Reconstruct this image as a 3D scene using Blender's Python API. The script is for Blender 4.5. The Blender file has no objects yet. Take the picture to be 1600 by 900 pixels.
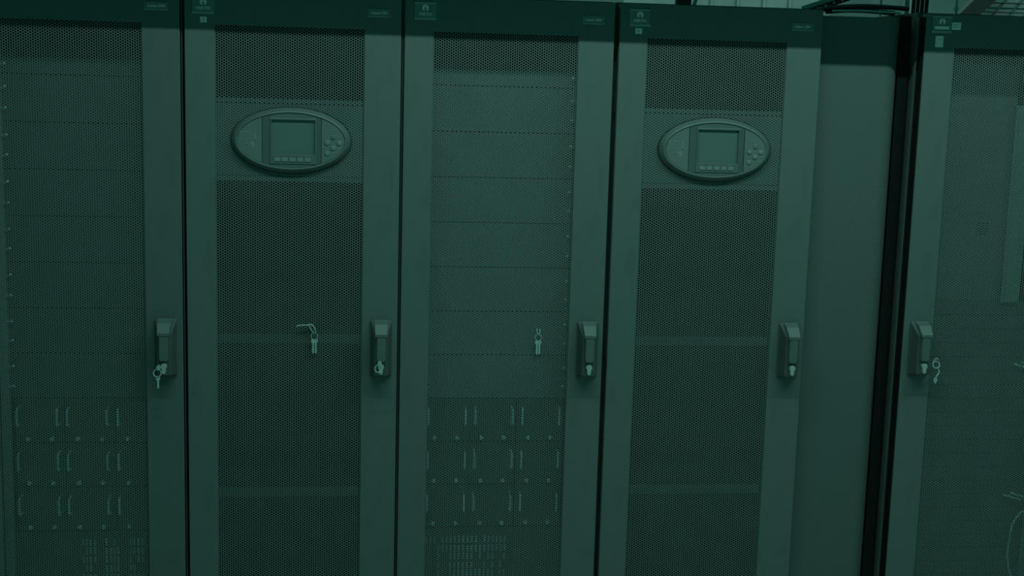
import bpy, bmesh, math, random
import numpy as np
from mathutils import Vector, Matrix

random.seed(7)
scene = bpy.context.scene
COL = scene.collection

# ------------------------------------------------------------------ camera
cam_data = bpy.data.cameras.new('camera')
cam = bpy.data.objects.new('camera', cam_data)
COL.objects.link(cam)
cam_data.sensor_width = 36.0
cam_data.lens = 2100.0 / 1600.0 * 36.0
cam_data.clip_start = 0.05
FW = Vector((0.11273723, 0.98136995, -0.15557424))
RT = Vector((0.99357628, -0.10979348, 0.02741465))
UP = Vector((-0.00982288, 0.15766552, 0.98744372))
cam.matrix_world = Matrix(((RT.x, UP.x, -FW.x, 0.0), (RT.y, UP.y, -FW.y, -3.81005),
                           (RT.z, UP.z, -FW.z, 1.78304), (0, 0, 0, 1)))
scene.camera = cam

# ------------------------------------------------------------------ world, lights, exposure
AMBIENT = 0.27
LAMP = 74.0
REAR_FILL = 25.0
world = bpy.data.worlds.new('room_ambient')
scene.world = world
world.use_nodes = True
bg = world.node_tree.nodes['Background']
bg.inputs[0].default_value = (0.06, 1.0, 0.73, 1)
bg.inputs[1].default_value = AMBIENT


def strip_light(name, loc, lx, ly, energy, color):
    d = bpy.data.lights.new(name, 'AREA')
    d.shape = 'RECTANGLE'
    d.size, d.size_y = lx, ly
    d.energy = energy
    d.color = color
    o = bpy.data.objects.new(name, d)
    COL.objects.link(o)
    o.location = loc
    return o


LIGHT_TINT = (0.445, 1.0, 0.86)
strip_light('aisle_strip_light', (1.12, -1.3, 3.15), 3.6, 0.03, LAMP, LIGHT_TINT)
strip_light('rear_fill_light', (1.6, 1.75, 2.9), 4.2, 0.08, REAR_FILL, LIGHT_TINT)  # added fill behind the row to brighten the back wall

vs = scene.view_settings
scene.display_settings.display_device = 'sRGB'
vs.view_transform = 'Standard'
vs.look = 'None'
vs.exposure = 0.0
vs.gamma = 1.0
vs.use_curve_mapping = False


# ------------------------------------------------------------------ materials
def mat(name, alb, rough=0.5, spec=0.3, noise=0.0, scale=(30, 30, 30), smudge=False, bump=0.0, tint=(1, 1, 1)):
    m = bpy.data.materials.new(name)
    m.use_nodes = True
    nt = m.node_tree
    b = nt.nodes['Principled BSDF']
    c = tuple(alb * t for t in tint)
    b.inputs['Base Color'].default_value = (*c, 1)
    b.inputs['Roughness'].default_value = rough
    b.inputs['Specular IOR Level'].default_value = spec
    if noise > 0 or bump > 0:
        tc = nt.nodes.new('ShaderNodeTexCoord')
        mp = nt.nodes.new('ShaderNodeMapping')
        mp.inputs['Scale'].default_value = scale
        nt.links.new(tc.outputs['Object'], mp.inputs['Vector'])
        nz = nt.nodes.new('ShaderNodeTexNoise')
        nz.inputs['Scale'].default_value = 1.0
        nz.inputs['Detail'].default_value = 5.0
        nt.links.new(mp.outputs['Vector'], nz.inputs['Vector'])
        rp = nt.nodes.new('ShaderNodeValToRGB')
        lo, hi = (0.52, 0.70) if smudge else (0.3, 0.7)
        rp.color_ramp.elements[0].position = lo
        rp.color_ramp.elements[1].position = hi
        if smudge:                       # a few hand marks: mostly the clean colour
            k0, k1 = 1.0, 1.0 - noise
        else:
            k0, k1 = 1.0 - noise, 1.0 + noise
        rp.color_ramp.elements[0].color = (*[x * k0 for x in c], 1)
        rp.color_ramp.elements[1].color = (*[x * k1 for x in c], 1)
        nt.links.new(nz.outputs['Fac'], rp.inputs['Fac'])
        nt.links.new(rp.outputs['Color'], b.inputs['Base Color'])
        if bump > 0:
            bp = nt.nodes.new('ShaderNodeBump')
            bp.inputs['Strength'].default_value = bump
            bp.inputs['Distance'].default_value = 0.001
            nt.links.new(nz.outputs['Fac'], bp.inputs['Height'])
            nt.links.new(bp.outputs['Normal'], b.inputs['Normal'])
    return m


M = {}
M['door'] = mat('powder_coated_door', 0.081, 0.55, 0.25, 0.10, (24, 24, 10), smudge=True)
M['door_dimmed'] = mat('dimmed_powder_coat', 0.073, 0.55, 0.25, 0.10, (24, 24, 10), smudge=True)  # same coat, darkened to imitate weaker light on the leftmost door
M['body'] = mat('powder_coated_body', 0.055, 0.6, 0.2, 0.1, (20, 20, 20))
M['mesh'] = mat('perforated_steel', 0.082, 0.55, 0.25, 0.06, (14, 14, 14))
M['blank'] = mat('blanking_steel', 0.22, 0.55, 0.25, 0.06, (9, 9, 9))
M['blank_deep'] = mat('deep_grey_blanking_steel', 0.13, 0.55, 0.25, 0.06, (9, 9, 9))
M['blank_dark'] = mat('dark_blanking_plastic', 0.135, 0.6, 0.2, 0.06, (9, 9, 9))
M['inner_plate'] = mat('inner_light_plate', 0.17, 0.6, 0.2, 0.05, (6, 6, 6))
M['rail'] = mat('zinc_rail', 0.42, 0.5, 0.3, 0.1, (20, 20, 20))
M['rail_dull'] = mat('dull_zinc_rail', 0.30, 0.5, 0.3, 0.1, (20, 20, 20))
M['gap_shade'] = mat('gap_shade_black', 0.008, 0.8, 0.05, 0.1, (20, 20, 20))  # black that only imitates shade in the gap and on the door edge
M['coil'] = mat('dark_coil', 0.045, 0.7, 0.1, 0.2, (60, 60, 60))
M['backing'] = mat('control_backing', 0.105, 0.6, 0.2, 0.05, (20, 20, 20))
M['module'] = mat('battery_module_face', 0.11, 0.6, 0.2, 0.08, (15, 15, 15))
M['bright'] = mat('bright_metal', 0.24, 0.35, 0.5, 0.1, (80, 80, 80))
M['key'] = mat('dull_key_metal', 0.25, 0.35, 0.4, 0.1, (80, 80, 80))
M['inner_bright'] = mat('bright_zinc', 0.9, 0.4, 0.4, 0.05, (80, 80, 80))
M['handle_base'] = mat('shaded_handle_housing', 0.052, 0.5, 0.25, 0.08, (30, 30, 30))  # housing colour darkened to stand in for the shaded flanks
M['handle'] = mat('black_handle_plastic', 0.075, 0.4, 0.35, 0.08, (30, 30, 30))
M['handle_cap'] = mat('handle_cap_plastic', 0.080, 0.4, 0.35, 0.08, (30, 30, 30))
M['panel'] = mat('speckled_filler_panel', 0.067, 0.6, 0.22, 0.16, (260, 260, 260), bump=0.2)
M['bezel'] = mat('oval_bezel_plastic', 0.078, 0.45, 0.3, 0.05, (25, 25, 25))
M['pad'] = mat('membrane_pad', 0.096, 0.55, 0.25, 0.04, (25, 25, 25))
M['recess_shade'] = mat('bezel_recess_shade', 0.060, 0.5, 0.3, 0.04, (25, 25, 25))  # bezel plastic darkened, paints the shading of the recessed columns
M['screen'] = mat('unlit_lcd_screen', 0.092, 0.3, 0.35, 0.03, (15, 15, 15), tint=(0.85, 1, 0.95))
M['button'] = mat('grey_button', 0.125, 0.5, 0.3, 0.05, (90, 90, 90))
M['print'] = mat('pale_print', 0.135, 0.6, 0.2, 0.05, (90, 90, 90))
M['letter'] = mat('white_print', 0.46, 0.6, 0.2, 0.05, (90, 90, 90), tint=(1.5, 1, 1))
M['badge'] = mat('badge_plate', 0.11, 0.45, 0.35, 0.05, (90, 90, 90))
M['badge_edge'] = mat('badge_pale_edge', 0.20, 0.45, 0.35, 0.05, (90, 90, 90))
M['white'] = mat('white_sticker', 0.44, 0.7, 0.2, 0.04, (90, 90, 90), tint=(1.45, 1, 1))
M['ink'] = mat('sticker_ink', 0.25, 0.7, 0.2, 0.04, (90, 90, 90))
M['zip'] = mat('pale_nylon', 0.30, 0.6, 0.3, 0.06, (90, 90, 90))
M['slat'] = mat('pale_vent_slat', 0.5, 0.6, 0.2, 0.15, (40, 40, 40))
M['tray'] = mat('galvanised_tray', 0.22, 0.5, 0.3, 0.15, (9, 9, 9))
M['wire'] = mat('tray_wire', 0.06, 0.5, 0.3, 0.1, (20, 20, 20))
M['cable'] = mat('black_cable', 0.02, 0.6, 0.2, 0.1, (20, 20, 20))
M['cable_grey'] = mat('grey_cable', 0.32, 0.6, 0.2, 0.1, (20, 20, 20))
M['floor'] = mat('raised_floor_tile', 0.43, 0.5, 0.3, 0.1, (4, 4, 4))
M['wall'] = mat('painted_wall', 0.20, 0.8, 0.1, 0.05, (3, 3, 3))
M['duct'] = mat('trunking_steel', 0.2, 0.6, 0.2, 0.05, (4, 4, 4))


# ------------------------------------------------------------------ helpers
def box(bm, x0, x1, y0, y1, z0, z1, bev=0.0):
    r = bmesh.ops.create_cube(bm, size=1.0)
    vs_ = r['verts']
    for v in vs_:
        v.co = Vector((x0 + (v.co.x + .5) * (x1 - x0), y0 + (v.co.y + .5) * (y1 - y0), z0 + (v.co.z + .5) * (z1 - z0)))
    if bev > 0:
        es = list({e for v in vs_ for e in v.link_edges})
        bmesh.ops.bevel(bm, geom=es, offset=bev, segments=2, affect='EDGES', profile=0.5)


def tube(bm, pts, r, n=8, cap=True, closed=False):
    pts = [Vector(p) for p in pts]
    rings = []
    N = len(pts)
    prev = None
    for i, p in enumerate(pts):
        if closed:
            t = pts[(i + 1) % N] - pts[i - 1]
        else:
            t = pts[min(i + 1, N - 1)] - pts[max(i - 1, 0)]
        t.normalize()
        ref = prev if prev is not None else (Vector((0, 0, 1)) if abs(t.z) < .9 else Vector((0, 1, 0)))
        a = t.cross(ref)
        if a.length < 1e-6:
            a = t.cross(Vector((1, 0, 0)))
        a.normalize()
        b = a.cross(t)
        prev = b
        rr = r[i] if isinstance(r, (list, tuple)) else r
        rings.append([bm.verts.new(p + a * rr * math.cos(2 * math.pi * k / n) + b * rr * math.sin(2 * math.pi * k / n)) for k in range(n)])
    m = N if closed else N - 1
    for i in range(m):
        A, B = rings[i], rings[(i + 1) % N]
        for k in range(n):
            bm.faces.new((A[k], A[(k + 1) % n], B[(k + 1) % n], B[k]))
    if cap and not closed:
        bm.faces.new(rings[0])
        bm.faces.new(rings[-1][::-1])


def loft(bm, loops, cap0=True, cap1=True):
    R = [[bm.verts.new(p) for p in l] for l in loops]
    n = len(R[0])
    for A, B in zip(R[:-1], R[1:]):
        for k in range(n):
            bm.faces.new((A[k], A[(k + 1) % n], B[(k + 1) % n], B[k]))
    if cap0:
        bm.faces.new(R[0][::-1])
    if cap1:
        bm.faces.new(R[-1])


def prism(bm, pts, y0, y1):
    """polygon in x,z extruded from y0 (back) to y1 (front)"""
    loft(bm, [[(x, y0, z) for x, z in pts], [(x, y1, z) for x, z in pts]])


def smooth_curve(pts, k=6):
    pts = [Vector(p) for p in pts]
    out = []
    for i in range(len(pts) - 1):
        p0, p1, p2, p3 = pts[max(i - 1, 0)], pts[i], pts[i + 1], pts[min(i + 2, len(pts) - 1)]
        for j in range(k):
            t = j / k
            out.append(0.5 * ((2 * p1) + (p2 - p0) * t + (2 * p0 - 5 * p1 + 4 * p2 - p3) * t * t + (3 * p1 - p0 - 3 * p2 + p3) * t ** 3))
    out.append(pts[-1])
    return out


def link(name, me, m, parent=None, loc=(0, 0, 0)):
    if m is not None and len(me.materials) == 0:
        me.materials.append(m)
    o = bpy.data.objects.new(name, me)
    COL.objects.link(o)
    o.location = loc
    if parent is not None:
        o.parent = parent
    return o


def obj(name, bm, m, parent=None, loc=(0, 0, 0), smooth=False):
    bmesh.ops.recalc_face_normals(bm, faces=bm.faces[:])
    me = bpy.data.meshes.new(name)
    bm.to_mesh(me)
    bm.free()
    if smooth:
        me.shade_smooth()
    return link(name, me, m, parent, loc)


def obox(name, m, parent, x0, x1, y0, y1, z0, z1, bev=0.0):
    bm = bmesh.new()
    box(bm, x0, x1, y0, y1, z0, z1, bev)
    return obj(name, bm, m, parent)


def tag(o, label=None, cat=None, group=None, kind=None):
    if label: o['label'] = label
    if cat: o['category'] = cat
    if group: o['group'] = group
    if kind: o['kind'] = kind
    return o


def thing(name, label, cat, loc=(0, 0, 0), group=None):
    o = bpy.data.objects.new(name, None)
    o.empty_display_size = 0.05
    COL.objects.link(o)
    o.location = loc
    return tag(o, label, cat, group)


_text_cache = {}


def text_mesh(s, size, xscale=1.0):
    key = (s, size, xscale)
    if key not in _text_cache:
        cu = bpy.data.curves.new('lettering', 'FONT')
        cu.body = s
        cu.size = size
        cu.align_x = 'CENTER'
        cu.align_y = 'CENTER'
        cu.extrude = 0.0002
        cu.offset = size * 0.012
        cu.resolution_u = 2
        t = bpy.data.objects.new('lettering', cu)
        COL.objects.link(t)
        dg = bpy.context.evaluated_depsgraph_get()
        dg.update()
        me = bpy.data.meshes.new_from_object(t.evaluated_get(dg))
        me.transform(Matrix.Rotation(math.pi / 2, 4, 'X') @ Matrix.Diagonal((xscale, 1, 1, 1)))
        me.materials.clear()
        bpy.data.objects.remove(t)
        bpy.data.curves.remove(cu)
        _text_cache[key] = me
    return _text_cache[key]


# ------------------------------------------------------------------ setting
tag(obox('floor', M['floor'], None, -3.5, 5.5, -5.0, 3.4, -0.05, 0.0), kind='structure')
tag(obox('wall_back', M['wall'], None, -3.5, 5.5, 3.3, 3.4, 0.0, 3.2), kind='structure')

tag(obox('wall_left', M['wall'], None, -3.6, -3.5, -5.0, 3.4, 0.0, 3.2), kind='structure')
tag(obox('wall_right', M['wall'], None, 5.5, 5.6, -5.0, 3.4, 0.0, 3.2), kind='structure')

# steel trunking that hangs over the front edge of the row, above the picture, and shades the tops of the doors
duct = thing('overhead_trunking', 'long steel trunking hung over the front edge of the cabinet row', 'trunking', (0.9, -0.2, 2.175))
bm = bmesh.new()
box(bm, -2.6, 2.6, -0.10, 0.10, 0.0, 0.16, 0.003)
obj('trunking_body', bm, M['duct'], duct)
bm = bmesh.new()
box(bm, -2.6, 2.6, -0.104, 0.104, 0.16, 0.175, 0.002)
obj('trunking_lid', bm, M['duct'], duct)

# ------------------------------------------------------------------ door dimensions
W, SL, MW, SR = 0.5915, 0.0815, 0.4075, 0.1025
ZT, ZB, MT, MB = 1.995, 0.04, 1.900, 0.12
PITCH = 0.0074


def make_sheet():
    """staggered hexagonal perforation, real holes"""
    cx = PITCH * math.sqrt(3) / 2
    nx = int((MW + 0.012) / cx)
    nz = int((MT - MB + 0.014) / PITCH)
    R = PITCH / math.sqrt(3)
    r = 0.00295
    ang = np.arange(6) * math.pi / 3
    ii, jj = np.meshgrid(np.arange(nx), np.arange(nz), indexing='ij')
    X = (ii.ravel() - (nx - 1) / 2) * cx
    Z = (jj.ravel() - (nz - 1) / 2) * PITCH + np.where(ii.ravel() % 2, PITCH / 2, 0)
    n = len(X)
    V = np.zeros((n, 18, 3))
    V[:, 0:6, 0] = X[:, None] + R * np.cos(ang)
    V[:, 0:6, 2] = Z[:, None] + R * np.sin(ang)
    V[:, 6:12, 0] = X[:, None] + r * np.cos(ang)
    V[:, 6:12, 2] = Z[:, None] + r * np.sin(ang)
    V[:, 12:18] = V[:, 6:12]
    V[:, 12:18, 1] = 0.0014
    k = np.arange(6)
    k2 = (k + 1) % 6
    q1 = np.stack([k, k2, k2 + 6, k + 6], 1)
    q2 = np.stack([k + 6, k2 + 6, k2 + 12, k + 12], 1)
    Q = np.concatenate([q1, q2])
    F = (Q[None] + (np.arange(n) * 18)[:, None, None]).reshape(-1, 4)
    me = bpy.data.meshes.new('perforated_sheet')
    me.vertices.add(n * 18)
    me.vertices.foreach_set('co', V.ravel())
    me.loops.add(F.size)
    me.loops.foreach_set('vertex_index', F.ravel().astype(np.int32))
    me.polygons.add(len(F))
    me.polygons.foreach_set('loop_start', np.arange(0, F.size, 4, dtype=np.int32))
    me.polygons.foreach_set('loop_total', np.full(len(F), 4, dtype=np.int32))
    me.update(calc_edges=True)
    me.materials.append(M['mesh'])
    return me


SHEET = make_sheet()


def frame_mesh(w, sl, sr):
    bm = bmesh.new()
    xa, xb = sl, w - sr

    def rect(x0, x1, z0, z1, y):
        return [(x0, y, z0), (x1, y, z0), (x1, y, z1), (x0, y, z1)]
    c = 0.0018
    loft(bm, [rect(xa, xb, MB, MT, 0.028), rect(0, w, ZB, ZT, 0.028), rect(0, w, ZB, ZT, c), rect(c, w - c, ZB + c, ZT - c, 0),
              rect(xa - c, xb + c, MB - c, MT + c, 0), rect(xa, xb, MB, MT, c), rect(xa, xb, MB, MT, 0.028)], False, False)
    return bm


def make_handle(cab, x, z):
    """swing handle: tapered base, lever grip, sloping cap, profile cylinder"""
    H = 0.083
    bm = bmesh.new()

    def rr(hw, z0, z1, y, b=0.004):
        return [(-hw + b, y, z0), (hw - b, y, z0), (hw, y, z0 + b), (hw, y, z1 - b), (hw - b, y, z1), (-hw + b, y, z1), (-hw, y, z1 - b), (-hw, y, z0 + b)]
    loft(bm, [rr(.031, -H, H, 0), rr(.031, -H, H, -.005), rr(.029, -H + .002, H - .002, -.007), rr(.020, -H + .010, H - .034, -.043), rr(.017, -H + .012, H - .040, -.045)])
    o = obj('handle', bm, M['handle_base'], cab, (x, 0, z))
    bm = bmesh.new()
    loft(bm, [rr(.0135, -.030, H - .034, -.043), rr(.0135, -.030, H - .036, -.054), rr(.011, -.028, H - .037, -.0575)])
    obj('grip', bm, M['handle'], o)
    bm = bmesh.new()       # cap slopes up and back, wider than the grip
    loft(bm, [[(-.0185, -.006, H - .018), (.0185, -.006, H - .018), (.0185, -.006, H + .001), (-.0185, -.006, H + .001)],
              [(-.0190, -.036, H - .026), (.0190, -.036, H - .026), (.0185, -.036, H - .008), (-.0185, -.036, H - .008)],
              [(-.0165, -.059, H - .040), (.0165, -.059, H - .040), (.0165, -.060, H - .032), (-.0165, -.060, H - .032)]])
    obj('handle_cap', bm, M['handle_cap'], o)
    bm = bmesh.new()       # euro profile cylinder face
    pts = [(.0085 * math.cos(a), .0085 * math.sin(a)) for a in [math.radians(d) for d in range(-50, 231, 20)]]
    pts = pts + [(-.005, -.019), (-.003, -.0215), (.003, -.0215), (.005, -.019)]
    prism(bm, pts, -.043, -.056)
    c = obj('lock_cylinder', bm, M['bright'], o, (0, 0, -.0440))
    tag(c, 'bright metal lock cylinder')
    return o


def make_badge(cab, x0, z1, white_strip=False):
    w, h = .060, .0485
    o = obox('badge', M['badge'], cab, x0, x0 + w, -.0025, 0.0005, z1 - h, z1, .0006)
    obox('badge_edge', M['badge_edge'], o, x0, x0 + w, -.0031, -.0020, z1 - .004, z1)
    obox('badge_edge', M['badge_edge'], o, x0, x0 + w, -.0031, -.0020, z1 - h + .001, z1 - h + .0065)
    cx, cz = x0 + w / 2, z1 - .0155
    bm = bmesh.new()       # ring emblem, open below, with a V let in from the top
    prev = None
    angs = [math.radians(d) for d in range(-60, 241, 15)]
    ring = [(cx + .0090 * math.cos(a), cz + .0090 * math.sin(a)) for a in angs] + [(cx + 0.0042 * math.cos(a), cz + 0.0042 * math.sin(a)) for a in reversed(angs)]
    for i in range(len(angs) - 1):
        n = len(ring)
        q = [ring[i], ring[i + 1], ring[n - 2 - i], ring[n - 1 - i]]
        prism(bm, q, -.0024, -.0031)
    prism(bm, [(cx - .0040, cz + .0035), (cx, cz - .0010), (cx + .0040, cz + .0035), (cx, cz + .0062)], -.0024, -.0031)
    obj('emblem', bm, M['letter'], o)
    if white_strip:
        obox('badge_label', M['white'], o, cx - .022, cx + .022, -.0034, -.0024, z1 - .037, z1 - .0285, .0003)
    else:
        link('lettering', text_mesh('VERTIV.', .0118, 1.0), M['letter'], o, (cx + .001, -.0028, z1 - .0325))
    return o


def make_plate(cab, x0, txt):
    o = obox('name_plate', M['badge'], cab, x0, x0 + .0655, -.002, .0005, 1.9335, 1.9555, .0006)
    obox('plate_edge', M['badge_edge'], o, x0, x0 + .0655, -.0026, -.0015, 1.9338, 1.9362)
    obox('plate_edge', M['badge_edge'], o, x0, x0 + .0655, -.0026, -.0015, 1.9543, 1.9553)
    link('lettering', text_mesh(txt, .0098, 0.92), M['letter'], o, (x0 + .0325, -.0023, 1.9455))


def make_sticker(cab, x0, x1, z0, z1, lines=2):
    o = obox('sticker', M['white'], cab, x0, x1, -.0006, .0005, z0, z1, .0)
    tag(o, 'small white sticker')
    for k in range(lines):
        z = z1 - (z1 - z0) * (0.3 + 0.32 * k)
        obox('printed_line', M['ink'], o, x0 + (x1 - x0) * .22, x0 + (x1 - x0) * (.8 - .12 * k), -.0008, -.0004, z - .0011, z + .0011)


def make_cabinet(xl, label, sl=SL, hinge_right=False, dm='door'):
    w = sl + MW + SR
    cab = thing('rack_cabinet', label, 'cabinet', (xl, 0, 0))
    # carcass: open front box
    bm = bmesh.new()
    a, b = -.004, w + .004
    y0, y1 = .055, 1.08
    box(bm, a, a + .030, y0, y1, 0, 2.0)
    box(bm, b - .030, b, y0, y1, 0, 2.0)
    box(bm, a + .030, b - .030, y0, y1, 1.955, 2.0)
    box(bm, a + .030, b - .030, y0, y1, 0, .075)
    box(bm, a + .030, b - .030, y1 - .02, y1, .075, 1.955)
    obj('carcass', bm, M['body'], cab)
    d = obj('door', frame_mesh(w, sl, SR), M[dm], cab)
    s = link('perforated_sheet', SHEET, None, d, (sl + MW / 2, .0045, (MT + MB) / 2))
    tag(s, 'perforated steel sheet with staggered holes', kind='stuff')
    hx = w - .004 if hinge_right else .004
    for z in (.35, 1.0, 1.72):
        bm = bmesh.new()
        tube(bm, [(hx, .036, z - .03), (hx, .036, z + .03)], .006, 8)
        box(bm, hx - .003, hx + .003, .036, .058, z - .025, z + .025)
        obj('hinge', bm, M['body'], cab)
    return cab


# ------------------------------------------------------------------ cabinets
X1, X2, X3, X4, X6 = -1.0862, -0.4823, 0.1177, 0.7239, 1.6242
c1 = make_cabinet(X1, 'leftmost rack cabinet, cut off by the left edge, no oval control panel', dm='door_dimmed')
c2 = make_cabinet(X2, 'left of the two cooling cabinets with an oval control panel')
c3 = make_cabinet(X3, 'rack cabinet standing between the two cabinets with oval control panels')
c4 = make_cabinet(X4, 'right of the two cooling cabinets with an oval control panel, beside the blank panel')
c6 = make_cabinet(X6, 'rightmost rack cabinet, handle on its left stile and white stickers at the top', sl=.092, hinge_right=True)

for c in (c1, c2):
    obox('edge_seal', M['body'], c, W + .0034, W + .0054, .007, .05, .03, 1.985)
for c in (c1, c2, c3, c4):
    make_handle(c, .545, 1.0)
make_handle(c6, .050, 1.008)
tag(obox('edge_shade_strip', M['gap_shade'], c6, -.003, .0, .003, .032, .05, 1.985), 'black strip standing in for shade on the door edge')  # covers the door's side face with black in place of shade
make_badge(c1, .0245, 1.979)
make_badge(c2, .0215, 1.9755)
make_badge(c3, .0266, 1.979)
make_badge(c4, .0264, 1.9797)
make_badge(c6, .0170, 1.9887, True)
make_plate(c1, .4975, 'Liebert APM')
make_plate(c2, .4965, 'Liebert CRV')
make_plate(c3, .4970, 'Liebert APM')
make_plate(c4, .4985, 'Liebert CRV')
make_sticker(c2, .043, .0605, 1.9055, 1.9205)
make_sticker(c4, .045, .064, 1.9116, 1.927)
make_sticker(c6, .074, .105, 1.9514, 1.9723)
make_sticker(c6, .031, .055, 1.9004, 1.9326, 1)


# ------------------------------------------------------------------ oval control panels (cooling cabinets)
def oval(cx, cz, a, b, y, n=56):
    return [(cx + a * math.cos(2 * math.pi * k / n), y, cz + b * math.sin(2 * math.pi * k / n)) for k in range(n)]


def control_panel(cab, cx, cz):
    A, B = .1655, .0915
    obox('backing_plate', M['backing'], cab, SL - .006, SL + MW + .006, .0064, .0090, cz - .0995, cz + .0995)
    for z0, z1 in ((-.1150, -.1020), (.1020, .1135)):
        obox('backing_flange', M['backing'], cab, SL - .006, SL + MW + .006, .0064, .0090, cz + z0, cz + z1)
    bm = bmesh.new()
    bezel = [oval(0, 0, A * .995, B * .995, .004), oval(0, 0, A * .995, B * .992, -.0015), oval(0, 0, A * .968, B * .935, -.0085),
             oval(0, 0, A * .935, B * .890, -.0145), oval(0, 0, A * .915, B * .862, -.0158), oval(0, 0, A * .900, B * .840, -.0152),
             oval(0, 0, A * .892, B * .826, -.0140), oval(0, 0, A * .890, B * .815, -.0075)]
    loft(bm, bezel, False, True)
    cp = obj('control_panel', bm, M['bezel'], cab, (cx, 0, cz))
    tag(cp, 'oval control panel with unlit screen')
    a, b = A * .890, B * .815

    def seg(x0, x1, sgn):
        pts = []
        n = 14
        xs = [x0 + (x1 - x0) * k / n for k in range(n + 1)]
        top = [(x, b * math.sqrt(max(0, 1 - (x / a) ** 2))) for x in xs]
        bot = [(x, -z) for x, z in reversed(top)]
        out = top + bot
        # drop doubled end points
        res = []
        for p in out:
            if not res or (abs(p[0] - res[-1][0]) + abs(p[1] - res[-1][1])) > 1e-5:
                res.append(p)
        if abs(res[0][0] - res[-1][0]) + abs(res[0][1] - res[-1][1]) < 1e-5:
            res.pop()
        return res
    bm = bmesh.new()
    prism(bm, seg(-a * .9985, -.0800, -1), -.0070, -.0148)
    lp = obj('left_pad', bm, M['pad'], cp)
    bm = bmesh.new()
    prism(bm, seg(.0840, a * .9985, 1), -.0070, -.0148)
    rp = obj('right_pad', bm, M['pad'], cp)
    outline_shade = bmesh.new()
    loft(outline_shade, [oval(0, 0, A * .99, B * .99, .004), oval(0, 0, A * .99, B * .99, .001), oval(0, 0, A * 1.012, B * 1.018, .001), oval(0, 0, A * 1.012, B * 1.018, .004)], False, False)
    obj('outline_shade', outline_shade, M['cable'], cp)  # black ring added in place of the shadow gap round the bezel
    # face of the bezel between the pads and around the screen block
    for xa_, xb_ in ((-.0782, -.0560), (.0690, .0822)):
        bm = bmesh.new()
        prism(bm, seg(xa_, xb_, 1), -.0070, -.0140)
        obj('face_column', bm, M['recess_shade'], cp)
    for sg, zc_ in ((1, .0605), (-1, .0640)):
        bm = bmesh.new()
        xs_ = [-.0560 + .125 * k / 10 for k in range(11)]
        prism(bm, [(x, sg * b * math.sqrt(1 - (x / a) ** 2)) for x in xs_] + [(.0690, sg * zc_), (-.0560, sg * zc_)], -.0070, -.0140)
        obj('face_bridge', bm, M['bezel'], cp)
    # printed flow lines on the left pad: shape joined in one part
    bm = bmesh.new()
    y0, y1 = -.0148, -.0153

    def ln(x0, x1, z0, z1):
        box(bm, x0, x1, y1, y0, z0, z1)
    px = .00176
    for (u0, u1, v0, v1) in ((375, 394, 206.5, 208), (398, 400, 207, 219), (374, 381, 218, 219.2), (384, 404, 218.2, 219.4), (386, 387.5, 219, 228),
                             (386, 394, 227, 228), (393, 398, 222, 231), (400, 408, 233.5, 234.7), (391, 392.5, 222, 227)):
        ln((u0 - 455) * px, (u1 - 455) * px, (219.5 - v1) * px, (219.5 - v0) * px)
    tag(obj('printed_diagram', bm, M['print'], cp), kind='stuff')
    # screen block: raised frame with a deep window, key strip below
    x0, x1, z0, z1 = -.0575, .0700, -.0655, .0620
    wx0, wx1, wz0, wz1 = -.0535, .0655, -.0385, .0565

    def rect(xa, xb, za, zb, y):
        return [(xa, y, za), (xb, y, za), (xb, y, zb), (xa, y, zb)]
    bm = bmesh.new()
    loft(bm, [rect(x0, x1, z0, z1, -.010), rect(x0, x1, z0, z1, -.0155), rect(x0 + .0015, x1 - .0015, z0 + .0015, z1 - .0015, -.0165),
              rect(wx0 - .001, wx1 + .001, wz0 - .001, wz1 + .001, -.0165), rect(wx0, wx1, wz0, wz1, -.0155), rect(wx0, wx1, wz0, wz1, -.0085)], False, False)
    obj('screen_frame', bm, M['bezel'], cp)
    obox('screen', M['screen'], cp, wx0 - .001, wx1 + .001, -.0092, -.0080, wz0 - .001, wz1 + .001)
    for k in range(5):
        xc = (433.5 - 455 + 11.9 * k) * px
        obox('button', M['button'], cp, xc - .0085, xc + .0085, -.0185, -.0160, -.0580, -.0475, .0008)
    bm = bmesh.new()
    for k in range(5):
        xc = (433.5 - 455 + 11.9 * k) * px
        hw = .0025 if k < 4 else .0065
        box(bm, xc - hw, xc + hw, -.0169, -.0163, -.0435, -.0415)
    tag(obj('key_print', bm, M['print'], cp), kind='stuff')
    for (u, v) in ((521, 212.5), (511.5, 222), (530.5, 222), (521, 230), (511.5, 238.5)):
        bm = bmesh.new()
        xc, zc = (u - 455) * px, (219.5 - v) * px
        loft(bm, [oval(xc, zc, .0068, .0068, -.0145, 14), oval(xc, zc, .0068, .0068, -.0168, 14), oval(xc, zc, .0050, .0050, -.0180, 14)])
        obj('round_button', bm, M['button'] if v > 215 else M['pad'], cp, smooth=False)
    bm = bmesh.new()
    for (u0, u1, v) in ((504, 523, 202), (504, 513, 228), (527, 537, 228.5), (516, 528, 237), (506, 513, 245)):
        box(bm, (u0 - 455) * px, (u1 - 455) * px, -.0153, -.0148, (219.5 - v) * px - .001, (219.5 - v) * px + .001)
    tag(obj('button_print', bm, M['print'], cp), kind='stuff')


for c, cx in ((c2, .2895), (c4, .2916)):
    control_panel(c, cx, 1.5895)
    # cross bars and the dark coil behind the sheet
    for z in (.567, 1.022):
        obox('cross_bar', M['backing'], c, SL - .02, SL + MW + .02, .012, .030, z - .012, z + .012, .001)
    bm = bmesh.new()
    box(bm, .03, W - .03, .30, .32, .08, 1.95)
    for k in range(46):
        x = .035 + k * .0115
        box(bm, x, x + .004, .285, .30, .08, 1.95)
    tag(obj('coil', bm, M['coil'], c), kind='stuff')


# ------------------------------------------------------------------ insides of the two battery racks
PY = .10       # front face of the panels
ROW = .1333
MOD_TOP = .8275


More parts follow.
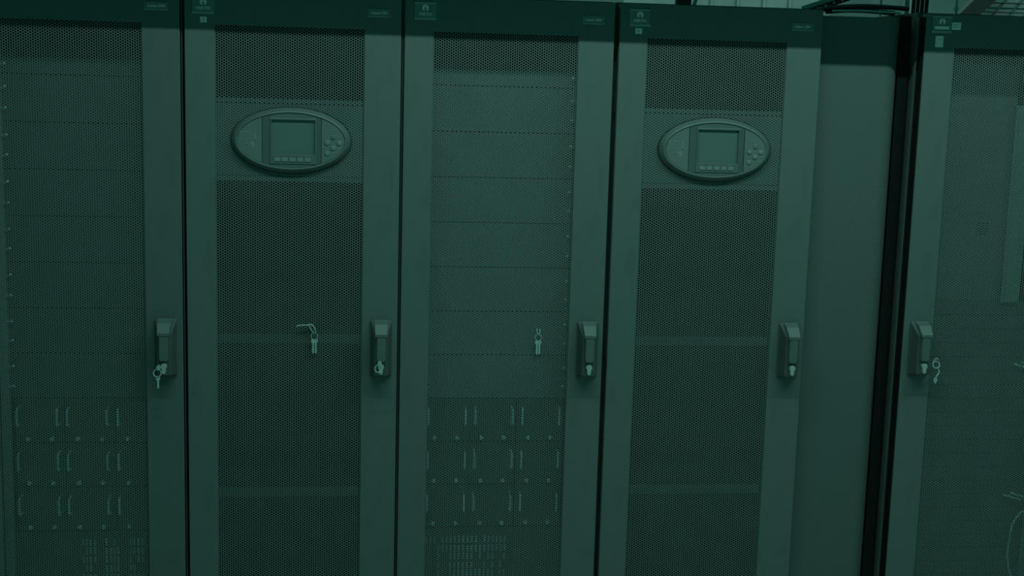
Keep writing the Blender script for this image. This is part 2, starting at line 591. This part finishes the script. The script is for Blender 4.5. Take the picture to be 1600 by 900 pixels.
def rack_inside(cab, xl, xc, bm_='blank'):
    c = xc - xl        # local centre
    for s in (-1, 1):
        xa, xb = sorted((c + s * .222, c + s * .252))
        xa, xb = max(xa, .028), min(xb, W - .028)
        obox('mounting_rail', M['rail'], cab, xa, xb, .092, .125, .08, 1.95, .001)
    z = 1.7995
    zs = [(1.7525, 1.7995)]
    for k in range(7):
        zs.append((1.7525 - .1321 * (k + 1), 1.7525 - .1321 * k))
    for i, (z0, z1) in enumerate(zs):
        p = obox('blanking_panel', M[bm_], cab, c - .2205, c + .2205, PY, PY + .012, z0 + .0012, z1 - .0012, .0012)
        for s in (-1, 1):
            for dz in ((.038, .095) if i else (.020,)):
                bm = bmesh.new()
                zc = z1 - dz
                tube(bm, [(c + s * .2195, PY - .002, zc - .003), (c + s * .2065, PY - .014, zc + .003)], [.0045, .0036], 7)
                obj('fastener', bm, M['inner_bright'], p)
    # dark space above the blanking panels closed by the rack's own roof plate far behind
    return c


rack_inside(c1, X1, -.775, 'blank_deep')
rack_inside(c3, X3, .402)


def battery_proto():
    t = thing('battery_module', '', 'battery module')
    hw, h = .0695, ROW
    obox('module_face', M['module'], t, -hw, hw, 0, .35, .0012, h - .0012, .0012)
    for s in (-1, 1):
        bm = bmesh.new()
        x = s * .0555
        zc = h - .050
        pts = [(x, .002, zc - .026), (x, -.032, zc - .026), (x, -.040, zc - .020), (x, -.040, zc + .020), (x, -.032, zc + .026), (x, .002, zc + .026)]
        tube(bm, pts, [.0014, .0022, .0033, .0033, .0022, .0014], 7)
        tag(obj('pull_handle', bm, M['inner_bright'], t), 'pale bent-wire pull handle')
    for s in (-1, 1):
        bm = bmesh.new()
        tube(bm, [(s * .034, .002, .0125), (s * .034, -.008, .0125), (s * .034, -.011, .0125)], [.0064, .0064, .0040], 9)
        tag(obj('thumb_screw', bm, M['inner_bright'], t), 'bright thumb screw')
    return t


def copy_tree(o, parent=None):
    n = o.copy()
    COL.objects.link(n)
    if parent is not None:
        n.parent = parent
    for ch in list(o.children):
        copy_tree(ch, n)
    return n


proto = battery_proto()
first = True
for xc, where, grp in ((-.775, 'leftmost cabinet', 'battery modules in the leftmost cabinet'), (.402, 'cabinet between the two oval panels', 'battery modules in the middle cabinet')):
    for r, rn in enumerate(('top', 'middle', 'bottom')):
        for k, kn in enumerate(('left', 'centre', 'right')):
            t = proto if first else copy_tree(proto)
            first = False
            t.location = (xc + (k - 1) * .1410, PY, MOD_TOP - ROW * (r + 1))
            tag(t, '%s battery module, %s row, in the %s' % (kn, rn, where), 'battery module', grp)


def vent_unit(xc, label, slats):
    t = thing('vented_unit', label, 'rack unit', (xc, PY, 0))
    obox('unit_face', M['module'], t, -.2205, .2205, 0, .4, .085, .425, .0015)
    bm = bmesh.new()
    for (x, z0, z1) in slats:
        box(bm, x - xc - .0026, x - xc + .0026, -.004, .001, z0, z1)
    tag(obj('vent_slat', bm, M['slat'], t), 'rows of pale upright slats', kind='stuff')


rnd = random.Random(3)
sl3 = []
for r in range(12):
    z1 = .398 - .0268 * r
    for k in range(20):
        x = .2075 + k * .01265
        if (r == 0 and k in (3, 13)) or (r > 0 and k < 3) or (r > 1 and k > 11 and rnd.random() < .5) or (r > 1 and 3 < k < 6):
            continue
        sl3.append((x, z1 - .0205, z1))
sl1 = []
for r in range(12):
    z1 = .402 - .0268 * r
    for cl in (-.8056, -.738, -.6685):
        for k in range(4):
            if rnd.random() < .12:
                continue
            sl1.append((cl + .003 + k * .0115, z1 - .0205, z1))
vent_unit(-.775, 'vented rack unit below the battery modules in the leftmost cabinet', sl1)
vent_unit(.402, 'vented rack unit below the battery modules in the cabinet between the oval panels', sl3)

# ------------------------------------------------------------------ inside of the rightmost cabinet
ox = X6
obox('inner_plate', M['inner_plate'], c6, .035, 1.985 - ox, .125, .135, 1.134, 1.86, .001)
for k in range(5):
    obox('plate_slot', M['body'], c6, 1.885 - ox, 1.925 - ox, .1235, .126, 1.375 - .0085 * k, 1.3775 - .0085 * k)
bm = bmesh.new()
box(bm, 1.973 - ox, 2.036 - ox, .108, .135, 1.132, 1.737, .002)
box(bm, 1.973 - ox, 1.979 - ox, .100, .112, 1.132, 1.737)
for k in range(26):
    z = 1.15 + k * .0222
    box(bm, 2.018 - ox, 2.026 - ox, .1065, .110, z, z + .010)
tag(obj('mounting_rail', bm, M['rail_dull'], c6), 'pale slotted vertical rail')
for k in range(23):
    z1 = 1.133 - .0444 * k
    obox('blanking_panel', M['blank_dark'], c6, .035, 2.115 - ox, .120, .128, z1 - .0428, z1, .001)
obox('mounting_rail', M['rail'], c6, 2.118 - ox, 2.150 - ox, .118, .140, .08, 1.95, .001)
obox('side_shroud', M['blank_dark'], c6, 2.152 - ox, 2.215 - ox, .125, .135, .08, 1.95)
for z in (.932, .508):
    bm = bmesh.new()
    tube(bm, [(2.040 - ox, .112, z + .004), (2.075 - ox, .106, z - .006), (2.100 - ox, .112, z - .016)], .0035, 7)
    obj('latch_lever', bm, M['inner_bright'], c6)
    bm = bmesh.new()
    tube(bm, [(2.064 - ox, .112, z + .010), (2.108 - ox, .108, z - .004)], .0032, 7)
    obj('latch_lever', bm, M['inner_bright'], c6)
bm = bmesh.new()
tube(bm, smooth_curve([(2.155, .108, .470), (2.120, .104, .462), (2.0945, .10, .4496), (2.0735, .10, .412), (2.0685, .10, .348), (2.0697, .10, .294), (2.0875, .10, .240), (2.125, .104, .205), (2.16, .112, .19)]), .0030, 8)
tag(obj('looped_cable', bm, M['inner_bright'], None, smooth=True), 'thin pale cable looped behind the mesh of the rightmost cabinet', 'cable')

# ------------------------------------------------------------------ blank filler panel
fp = thing('filler_panel', 'tall plain speckled blank panel between the last two cabinets', 'panel', (1.444, .045, 0))
bm = bmesh.new()
arc = [(.082 + .052 * math.sin(t_), .052 * (1 - math.cos(t_))) for t_ in [math.radians(a_) for a_ in range(0, 91, 10)]]
outl = [(-.124, 0)] + arc + [(.134, .09), (.130, .09)] + [(.082 + .048 * math.sin(t_), .004 + .048 * (1 - math.cos(t_))) for t_ in [math.radians(a_) for a_ in range(90, -1, -10)]] + [(-.124, .004)]
loft(bm, [[(x, y, .03) for x, y in outl], [(x, y, 1.982) for x, y in outl]])
obj('panel_sheet', bm, M['panel'], fp)
bm = bmesh.new()
box(bm, -.122, .128, .055, .9, .0, 1.975)
obj('panel_frame', bm, M['body'], fp)
obox('gap_shade_strip', M['gap_shade'], fp, .1345, .1665, .030, .040, .0, 1.990)  # black strip added so the gap reads as deep shade
tr = obox('gap_trim', M['handle'], None, 1.6118, 1.6138, .028, .045, .0, 1.985)
tag(tr, 'thin upright edge strip in the dark gap left of the rightmost cabinet', 'edge strip')


# ------------------------------------------------------------------ keys
def ring_pts(c, r, axis='y', n=18, tilt=0.0):
    c = Vector(c)
    out = []
    for k in range(n):
        a = 2 * math.pi * k / n
        out.append(c + Vector((r * math.cos(a), r * math.sin(a) * math.sin(tilt), r * math.sin(a) * math.cos(tilt))))
    return out


def key(bm, top, length, ang=0.0, hw=.0032, y=0.0):
    """bow and blade hanging down from top"""
    x, y_, z = top
    ca, sa = math.cos(ang), math.sin(ang)

    def P(u, v, yy):
        return (x + u * ca + v * sa, yy, z - v * ca + u * sa)
    bow = [(hw * 1.9 * math.cos(a), .006 + .0062 * math.sin(a)) for a in [2 * math.pi * k / 10 for k in range(10)]]
    loft(bm, [[P(u, v, y_ + .001) for u, v in bow], [P(u, v, y_ - .001) for u, v in bow]])
    bl = [(-hw * .8, .011), (hw * .8, .011), (hw * .8, length - .003), (0, length), (-hw * .8, length - .004)]
    loft(bm, [[P(u, v, y_ + .0008) for u, v in bl], [P(u, v, y_ - .0008) for u, v in bl]])


def keys_in_lock(x, z, label, hang=True):
    t = thing('key_ring', label, 'keys', (x, -.059, z))
    bm = bmesh.new()
    box(bm, -.0010, .0010, -.016, .004, -.006, .006)
    loft(bm, [oval(0, 0, .006, .0075, -.012, 12), oval(0, 0, .006, .0075, -.015, 12)])
    obj('inserted_key', bm, M['key'], t)
    bm = bmesh.new()
    cz = -.015
    tube(bm, ring_pts((-.003, -.014, cz), .0105, n=18, tilt=.25), .0015, 7, closed=True)
    obj('ring', bm, M['key'], t, smooth=True)
    bm = bmesh.new()
    if hang:
        key(bm, (-.001, -.015, cz - .0085), .036)
    else:
        key(bm, (.0005, -.016, cz - .001), .013, .5)
    obj('hanging_key', bm, M['key'], t)


keys_in_lock(X1 + .545 - .012, .956, 'metal key in the lock of the leftmost cabinet with a second key hanging', True)
keys_in_lock(X2 + .545 - .004, .970, 'metal key ring in the lock of the left oval-panel cabinet', False)


def hanging_keys(x, z, label, tie=True):
    t = thing('key_pair', label, 'keys', (x, -.006, z))
    bm = bmesh.new()
    tube(bm, ring_pts((0, 0, -.004), .0095, n=18, tilt=.1), .0011, 7, closed=True)
    obj('ring', bm, M['key'], t, smooth=True)
    bm = bmesh.new()
    key(bm, (-.0034, -.001, -.0115), .043)
    obj('hanging_key', bm, M['key'], t)
    bm = bmesh.new()
    key(bm, (.0040, .0008, -.0115), .043)
    obj('hanging_key', bm, M['key'], t)
    if tie:
        strands = [([(-.0505, -.012, .0255), (-.044, -.010, .029), (-.030, -.006, .0295), (-.0165, -.003, .0295), (-.010, .0005, .031)], [.0008] + [.0016] * 24),
                   ([(-.0165, -.002, .030), (-.009, -.001, .015), (-.002, -.001, .005)], .0016),
                   ([(-.0150, .001, .031), (-.006, .000, .028), (.001, -.001, .018), (.003, -.001, .005)], .0018)]
    else:
        strands = [([(-.004, .003, .022), (-.004, -.001, .013), (0, -.001, .005), (.004, -.001, .013), (.004, .003, .022)], .0015)]
    for pts, r in strands:
        bm = bmesh.new()
        tube(bm, smooth_curve(pts), r, 7)
        obj('tie_strand', bm, M['key'], t, smooth=True)


hanging_keys(-.1265, 1.0385, 'pair of keys tied to the mesh of the left oval-panel cabinet')
hanging_keys(.5180, 1.0385, 'pair of keys hanging on the mesh of the cabinet between the oval panels', False)

t = thing('key_chain', 'keys on a short chain beside the handle of the rightmost cabinet', 'keys', (1.7105, -.050, .9680))
bm = bmesh.new()
tube(bm, ring_pts((.001, 0, 0), .0105, n=18, tilt=.3), .0018, 7, closed=True)
obj('ring', bm, M['key'], t, smooth=True)
bm = bmesh.new()
tube(bm, smooth_curve([(-.006, .004, .011), (.000, .000, .019), (.006, -.001, .015)]), .0018, 7)
tube(bm, smooth_curve([(.005, -.001, -.010), (.0105, -.002, -.018), (.010, -.002, -.026), (.0035, -.002, -.036), (.0015, -.002, -.044)]), [.0018] * 8 + [.0026] * 17, 7)
obj('chain', bm, M['key'], t, smooth=True)
bm = bmesh.new()
key(bm, (.0015, -.002, -.040), .018)
obj('hanging_key', bm, M['key'], t)

# ------------------------------------------------------------------ trays, rods and cables above the row
ty = .62
tr = thing('cable_tray', 'pale ribbed cable tray running above the right oval-panel cabinet', 'cable tray', (1.15, ty, 2.0))
bm = bmesh.new()
box(bm, -.30, .40, 0, .004, .0, .12, .001)
obj('tray_side', bm, M['tray'], tr)
for k in range(5):
    x = -.10 + k * .0885
    obox('tray_rib', M['tray'], tr, x, x + .010, -.012, .0, .0, .12, .001)
obox('tray_floor', M['tray'], tr, -.30, .40, .004, .26, .0, .004)

wt = thing('wire_tray', 'wire basket tray with pale liner above the rightmost cabinet', 'cable tray', (2.15, .52, 2.0))
obox('tray_liner', M['tray'], wt, -.12, .45, .02, .026, .001, .13)
for k in range(7):
    x = -.10 + .055 * k
    bm = bmesh.new()
    tube(bm, [(x, -.004, .002), (x + .11, .004, .13)], .0030, 7)
    obj('tray_wire', bm, M['wire'], wt)
for z in (.010, .036, .066):
    bm = bmesh.new()
    tube(bm, [(-.12, -.006, z), (.45, -.006, z)], .0026, 7)
    obj('tray_wire', bm, M['wire'], wt)

st = thing('slotted_strut', 'slotted steel strut rising at an angle above the blank panel', 'strut')
bm = bmesh.new()
d = Vector((.0800, 0, .0278))
p0 = Vector((1.352, .30, 2.0085))
n_ = Vector((-d.z, 0, d.x)).normalized()
q = [p0 - n_ * .000, p0 + d * 3 - n_ * .000, p0 + d * 3 + n_ * .013, p0 + n_ * .013]
loft(bm, [[v + Vector((0, 0, 0)) for v in q], [v + Vector((0, .005, 0)) for v in q]])
q = [p0 - n_ * .016 + Vector((.03, .004, .010)), p0 + d * 3 - n_ * .016 + Vector((0, .004, 0)), p0 + d * 3 + Vector((0, .004, 0)), p0 + Vector((.02, .004, .007))]
obj('strut_face', bm, M['tray'], st)
bm = bmesh.new()
loft(bm, [[v + Vector((0, 0, 0)) for v in q], [v + Vector((0, .03, 0)) for v in q]])
obj('strut_web', bm, M['cable'], st)
for k in range(4):
    c = p0 + d * (.55 + .32 * k) - n_ * .0075
    bm = bmesh.new()
    tube(bm, [c + Vector((0, .006, 0)), c + Vector((0, -.002, 0))], .0036, 7)
    obj('bolt', bm, M['bright'], st)

for i, (x, y, label) in enumerate(((1.6005, .30, 'thin threaded rod with a nut hanging above the blank panel'), (1.846, .30, 'thin threaded rod with a nut above the badge of the rightmost cabinet'))):
    t = thing('threaded_rod', label, 'rod', (x, y, 2.0))
    bm = bmesh.new()
    tube(bm, [(0, 0, .0), (0, 0, .35)], .0035, 8)
    obj('rod', bm, M['tray'], t)
    bm = bmesh.new()
    tube(bm, [(0, 0, .024), (0, 0, .034)], .0075, 6)
    obj('nut', bm, M['bright'], t)

pd = thing('post_bracket', 'pale upright bracket beside the black cable bundle', 'bracket', (1.687, .30, 2.0))
obox('bracket_post', M['tray'], pd, -.008, .006, 0, .006, .0, .30, .001)
obox('bracket_foot', M['tray'], pd, -.030, .006, -.03, .03, .0, .004, .0008)

# black cable bundle that drops between the panel and the rightmost cabinet
for i, nth in enumerate(('first', 'second', 'third', 'fourth')):
    bm = bmesh.new()
    x0 = 1.7055 + .0140 * i
    tube(bm, smooth_curve([(x0, .30, 2.30), (x0 - .0008, .295, 2.09), (x0 + .0008, .30, 2.03), (x0, .30, 2.002)]), .0064, 8)
    o = obj('power_cable', bm, M['cable'], None, smooth=True)
    tag(o, '%s from the left in the upright black cable bundle beside the pale bracket' % nth, 'cable', 'black cables of the upright bundle')
# cables that lie over the filler panel
lay = [([(1.395, .262, 2.010), (1.45, .262, 2.019), (1.52, .262, 2.0245), (1.60, .262, 2.025), (1.675, .262, 2.022)], .0075, 'cable', 'thick black cable sagging over the blank panel'),
       ([(1.45, .37, 2.012), (1.53, .375, 2.019), (1.61, .375, 2.018), (1.675, .37, 2.013)], .0085, 'cable', 'second black cable lying behind the sagging one over the blank panel'),
       ([(1.425, .24, 2.006), (1.50, .23, 2.0085), (1.57, .23, 2.0075), (1.64, .24, 2.0065)], .0034, 'cable_grey', 'thin pale cable lying along the top of the blank panel')]
for pts, r, m_, label in lay:
    bm = bmesh.new()
    tube(bm, smooth_curve(pts, 8), r, 8)
    tag(obj('tray_cable', bm, M[m_], None, smooth=True), label, 'cable')
# small black clips and cables above the right oval-panel cabinet
cl = thing('cable_clip', 'small dark cable clip on top of the right oval-panel cabinet', 'clip', (.985, .30, 2.0))
bm = bmesh.new()
box(bm, -.030, .015, 0, .03, 0, .040, .002)
obj('clip_body', bm, M['cable'], cl)
bm = bmesh.new()
tube(bm, [(.020, .0, .0), (.028, .0, .03), (.055, .0, .055)], .006, 8)
obj('clip_arm', bm, M['tray'], cl)
# broad dark beam crossing behind the rightmost cabinet's tray
be = thing('dark_beam', 'broad dark beam slanting upward above the rightmost cabinet', 'beam')
bm = bmesh.new()
loft(bm, [[(1.888, .40, 2.003), (1.955, .40, 2.003), (2.10, .40, 2.14), (2.02, .40, 2.14)], [(1.888, .44, 2.003), (1.955, .44, 2.003), (2.10, .44, 2.14), (2.02, .44, 2.14)]])
obj('beam_body', bm, M['cable'], be)
pt = thing('pale_duct', 'pale square duct seen above the badge of the rightmost cabinet', 'duct', (1.79, .50, 2.0))
obox('duct_body', M['tray'], pt, -.035, .045, 0, .30, .012, .10, .002)
obox('duct_flange', M['duct'], pt, -.045, .14, -.004, .30, .0, .012, .001)
